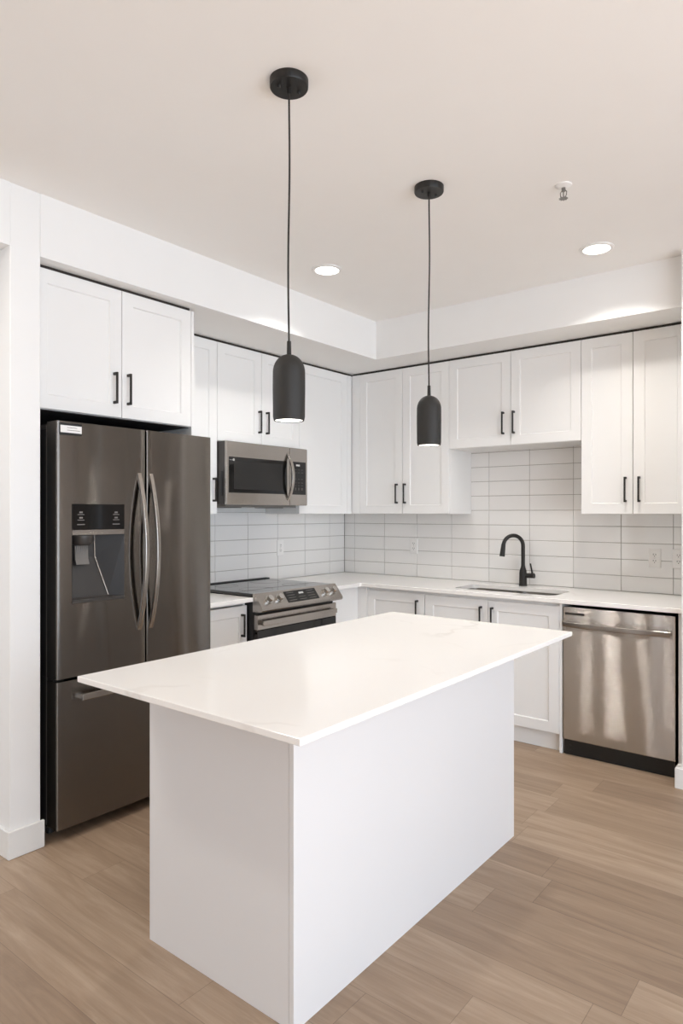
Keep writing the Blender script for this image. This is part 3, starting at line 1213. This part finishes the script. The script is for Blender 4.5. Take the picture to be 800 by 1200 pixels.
# ------------------------------------------------------------------ island
IX0, IX1, IY0, IY1 = 1.672, 2.32, -3.17, -1.7475
t = thing('kitchen_island', 'white panelled kitchen island base standing on the plank floor', 'island', (IX0, IY0, 0))
w, l = IX1 - IX0, IY1 - IY0
ZI = 0.8955
bm = nb()
box(bm, 0.02, w - 0.0185, 0.0185, l - 0.0185, 0.10, ZI - 0.001)
obj('body', bm, 'island', t)
bm = nb()
box(bm, 0.0, w - 0.0195, 0.0, 0.018, 0, ZI, 0.0008)
obj('end_panel', bm, 'island', t)
bm = nb()
box(bm, 0.0, w - 0.0195, l - 0.018, l, 0, ZI, 0.0008)
obj('end_panel', bm, 'island', t)
bm = nb()
box(bm, w - 0.018, w, -0.001, l + .001, 0, ZI, 0.0008)
obj('back_panel', bm, 'island', t)
bm = nb()
box(bm, 0.06, 0.075, 0.0185, l - 0.0185, 0, 0.10)
obj('toe_kick', bm, 'island', t)
# doors on the range side
nD = 3
for i in range(nD):
    y0 = 0.0195 + (l - 0.039) / nD * i
    y1 = 0.0195 + (l - 0.039) / nD * (i + 1)
    bm = rings_front(nb(), y0 + .0016, y1 - .0016, 0.105, ZI - 0.012, [(0, 0), (0, -.0165), (.0015, -.018), (.062, -.018), (.0665, -.011)])
    bm.transform(Matrix.Translation((0.0195, 0, 0)) @ Matrix(((0, 1, 0, 0), (1, 0, 0, 0), (0, 0, 1, 0), (0, 0, 0, 1))))
    bmesh.ops.recalc_face_normals(bm, faces=bm.faces)
    d_ = obj('door', bm, 'island', t)
    bm = nb()
    yh = y1 - 0.035
    box(bm, -0.030, -0.021, yh - .0048, yh + .0048, 0.68, 0.82, 0.001)
    for a in (0.68, 0.8075):
        box(bm, -0.024, 0.002, yh - .0055, yh + .0055, a, a + 0.0125, 0.001)
    obj('handle', bm, 'black', d_, label='black bar handle')
bm = nb()
box(bm, 1.6365, 2.5564, -3.408, -1.691, 0.896, 0.914, 0.0015)
tag(obj('island_countertop', bm, 'quartz'), 'large white quartz slab lying on the island', 'countertop')


# ------------------------------------------------------------------ pendants
def pendant(x, y, label, zs):
    """zs: shade bottom height."""
    t = thing('pendant_lamp', label, 'lamp', (x, y, HC), 0, 'black dome pendants over the island')
    z = lambda zz: zz - HC
    bm = nb()
    lathe(bm, [(0.0, 0.0), (0.0605, 0.0), (0.0605, -0.022), (0.0585, -0.0255), (0.0, -0.0255)], 0, 0, 48)
    cn = obj('canopy', bm, 'black', t, smooth=True)
    for a in (-1.96, -1.96 + PI):
        bm = nb()
        cx, cy = 0.034 * math.cos(a), 0.034 * math.sin(a)
        lathe(bm, [(0.0, -0.025), (0.0055, -0.025), (0.0055, -0.030), (0.0035, -0.034), (0.0, -0.034)], cx, cy, 14)
        obj('canopy_screw', bm, 'black', cn, smooth=True)
    bm = nb()
    lathe(bm, [(0.0, -0.025), (0.0075, -0.025), (0.0065, -0.044), (0.0, -0.044)], 0, 0, 16)
    obj('cord_grip', bm, 'black', cn, smooth=True)
    zt = zs + 0.213
    pts = []
    n = 26
    top, bot = -0.040, z(zt + 0.03)
    for i in range(n + 1):
        u = i / n
        k = math.sin(PI * u)
        pts.append((0.0035 * k * math.sin(5.2 * u), 0.003 * k * math.cos(4.1 * u + .6), top + (bot - top) * u))
    bm = sweep(nb(), pts, circ(0.0031, 10))
    obj('cord', bm, 'cord', t, smooth=True)
    bm = nb()
    lathe(bm, [(0.0, z(zt + .036)), (0.0062, z(zt + .036)), (0.0066, z(zt + .030)), (0.0072, z(zt + .0)), (0.0078, z(zt - .012)), (0.0, z(zt - .012))], 0, 0, 20)
    obj('stem', bm, 'black', t, smooth=True)
    # shade: dome-topped cylinder, open below, with wall thickness
    Rm = 0.0505
    out, inn = [], []
    hd = 0.056
    for i in range(13):
        a = PI / 2 * i / 12
        out.append((Rm * math.sin(a) ** 0.92, zs + 0.207 - hd + hd * math.cos(a)))
    out += [(Rm + .0004, zs + 0.10), (Rm - 0.0006, zs + 0.012), (Rm - 0.0034, zs)]
    for i in range(len(out)):
        r_, zz = out[len(out) - 1 - i]
        inn.append((max(r_ - 0.0035, 0.0), zz - (0.004 if r_ < Rm - .004 else 0) if i else zz))
    inn = [(out[-1][0] - 0.003, zs)] + [(max(0, r_ - 0.0035), zz - 0.0035) for r_, zz in reversed(out[:-3])]
    prof = [(r_, z(zz)) for r_, zz in out + inn]
    bm = lathe(nb(), prof, 0, 0, 56, close_ends=False)
    sh = obj('shade', bm, 'shade', t, smooth=True)
    bm = nb()
    lathe(bm, [(0.0, z(zs + .002)), (0.0425, z(zs + .002)), (0.0438, z(zs + .0035)), (0.0438, z(zs + .03)), (0.0, z(zs + .03))], 0, 0, 40)
    obj('light_diffuser', bm, 'bulb', t, label='glowing white diffuser', smooth=True)
    L = area('pendant_light', (0, 0, z(zs) - 0.002), (0, 0, 0), 0.08, 0.08, 0.75, WARM, 'DISK')
    L.parent = t
    return t


pendant(2.122, -2.9765, 'black dome pendant lamp over the near end of the island, hanging before the microwave', 1.7045)
pendant(2.1075, -2.1095, 'black dome pendant lamp over the far end of the island, hanging before the corner cabinet', 1.696)


# ------------------------------------------------------------------ recessed lights, sprinkler, outlets
def downlight(x, y, label):
    t = thing('recessed_light', label, 'light', (x, y, HC), 0, 'recessed ceiling lights')
    bm = nb()
    lathe(bm, [(0.066, -0.001), (0.066, -0.007), (0.072, -0.008), (0.0835, -0.004), (0.0845, 0.0), (0.066, -0.0)], 0, 0, 48, close_ends=False)
    obj('trim_ring', bm, 'white', t, smooth=True)
    bm = nb()
    lathe(bm, [(0.0, -0.0055), (0.060, -0.0055), (0.0665, -0.004), (0.0665, 0.0), (0.0, 0.0)], 0, 0, 40)
    obj('diffuser', bm, 'led', t, label='glowing white diffuser', smooth=True)
    L = area('downlight_lamp', (0, 0, -0.0095), (0, 0, 0), 0.13, 0.13, 6.5, WARM, 'DISK', spread=math.radians(124))
    L.parent = t
    return t


downlight(1.1687, -1.6415, 'round recessed ceiling light between the two pendant cords')
downlight(2.4431, -1.0152, 'round recessed ceiling light near the sprinkler head')

t = thing('sprinkler_head', 'small metal fire sprinkler head on the ceiling', 'sprinkler', (2.5502, -1.7766, HC))
bm = nb()
lathe(bm, [(0.0, 0), (0.034, 0), (0.033, -0.004), (0.018, -0.010), (0.012, -0.012), (0.0, -0.012)], 0, 0, 32)
obj('escutcheon', bm, 'white', t, smooth=True)
bm = nb()
cyl(bm, (0, 0, -0.010), (0, 0, -0.026), 0.0085, 0.0075, 14)
for s in (-1, 1):
    sweep(bm, [(0.006 * s, 0, -0.020), (0.013 * s, 0, -0.030), (0.012 * s, 0, -0.044), (0.003 * s, 0, -0.054)], circ(0.0022, 8), up=Vector((0, 1, 0)))
cyl(bm, (0, 0, -0.026), (0, 0, -0.052), 0.0022, 0.0022, 10)
obj('frame', bm, 'brass', t, smooth=True)
bm = nb()
lathe(bm, [(0.0, -0.053), (0.009, -0.053), (0.0155, -0.0545), (0.0155, -0.056), (0.0, -0.056)], 0, 0, 20)
for k in range(10):
    a = 2 * PI * k / 10
    box(bm, 0.0165 * math.cos(a) - .002, 0.0165 * math.cos(a) + .002, 0.0165 * math.sin(a) - .002, 0.0165 * math.sin(a) + .002, -0.0565, -0.055)
obj('deflector', bm, 'brass', t)


def outlet(loc, rotz, label):
    t = thing('wall_outlet', label, 'outlet', loc, rotz, 'white wall outlets')
    bm = nb()
    rings_front(bm, -0.036, 0.036, -0.059, 0.059, [(0, 0.0), (0, -0.004), (0.004, -0.0065)])
    obj('plate', bm, 'white', t)
    for s in (-1, 1):
        zc = 0.0195 * s
        bm = nb()
        prism(bm, [(a, zc + b) for a, b in rrect(0.034, 0.029, 0.012, 6)], 'y', -0.0085, -0.006)
        rc = obj('receptacle', bm, 'white', t)
        bm = nb()
        box(bm, -0.0085, -0.0055, -0.0089, -0.008, zc - 0.001, zc + 0.009)
        box(bm, 0.0055, 0.0085, -0.0089, -0.008, zc - 0.001, zc + 0.008)
        cyl(bm, (0, -0.008, zc - 0.0075), (0, -0.0089, zc - 0.0075), 0.0028, 0.0028, 12)
        obj('slots', bm, 'slot', rc)
    bm = nb()
    cyl(bm, (0, -0.006, 0), (0, -0.0076, 0), 0.003, 0.003, 12)
    obj('screw', bm, 'chrome', t)
    return t


YT = -TT - .0008
outlet((2.4798, YT, 1.1327), 0, 'white duplex outlet on the tiles above the dishwasher')
outlet((2.6164, YT, 1.1332), 0, 'white outlet on the tiles, half hidden by the short wall beside the dishwasher')
outlet((0.7083, YT, 1.1526), 0, 'white outlet on the tiles under the corner two-door cabinet')
outlet((-YT, -0.805, 1.149), R90, 'white outlet on the left wall tiles beside the range')
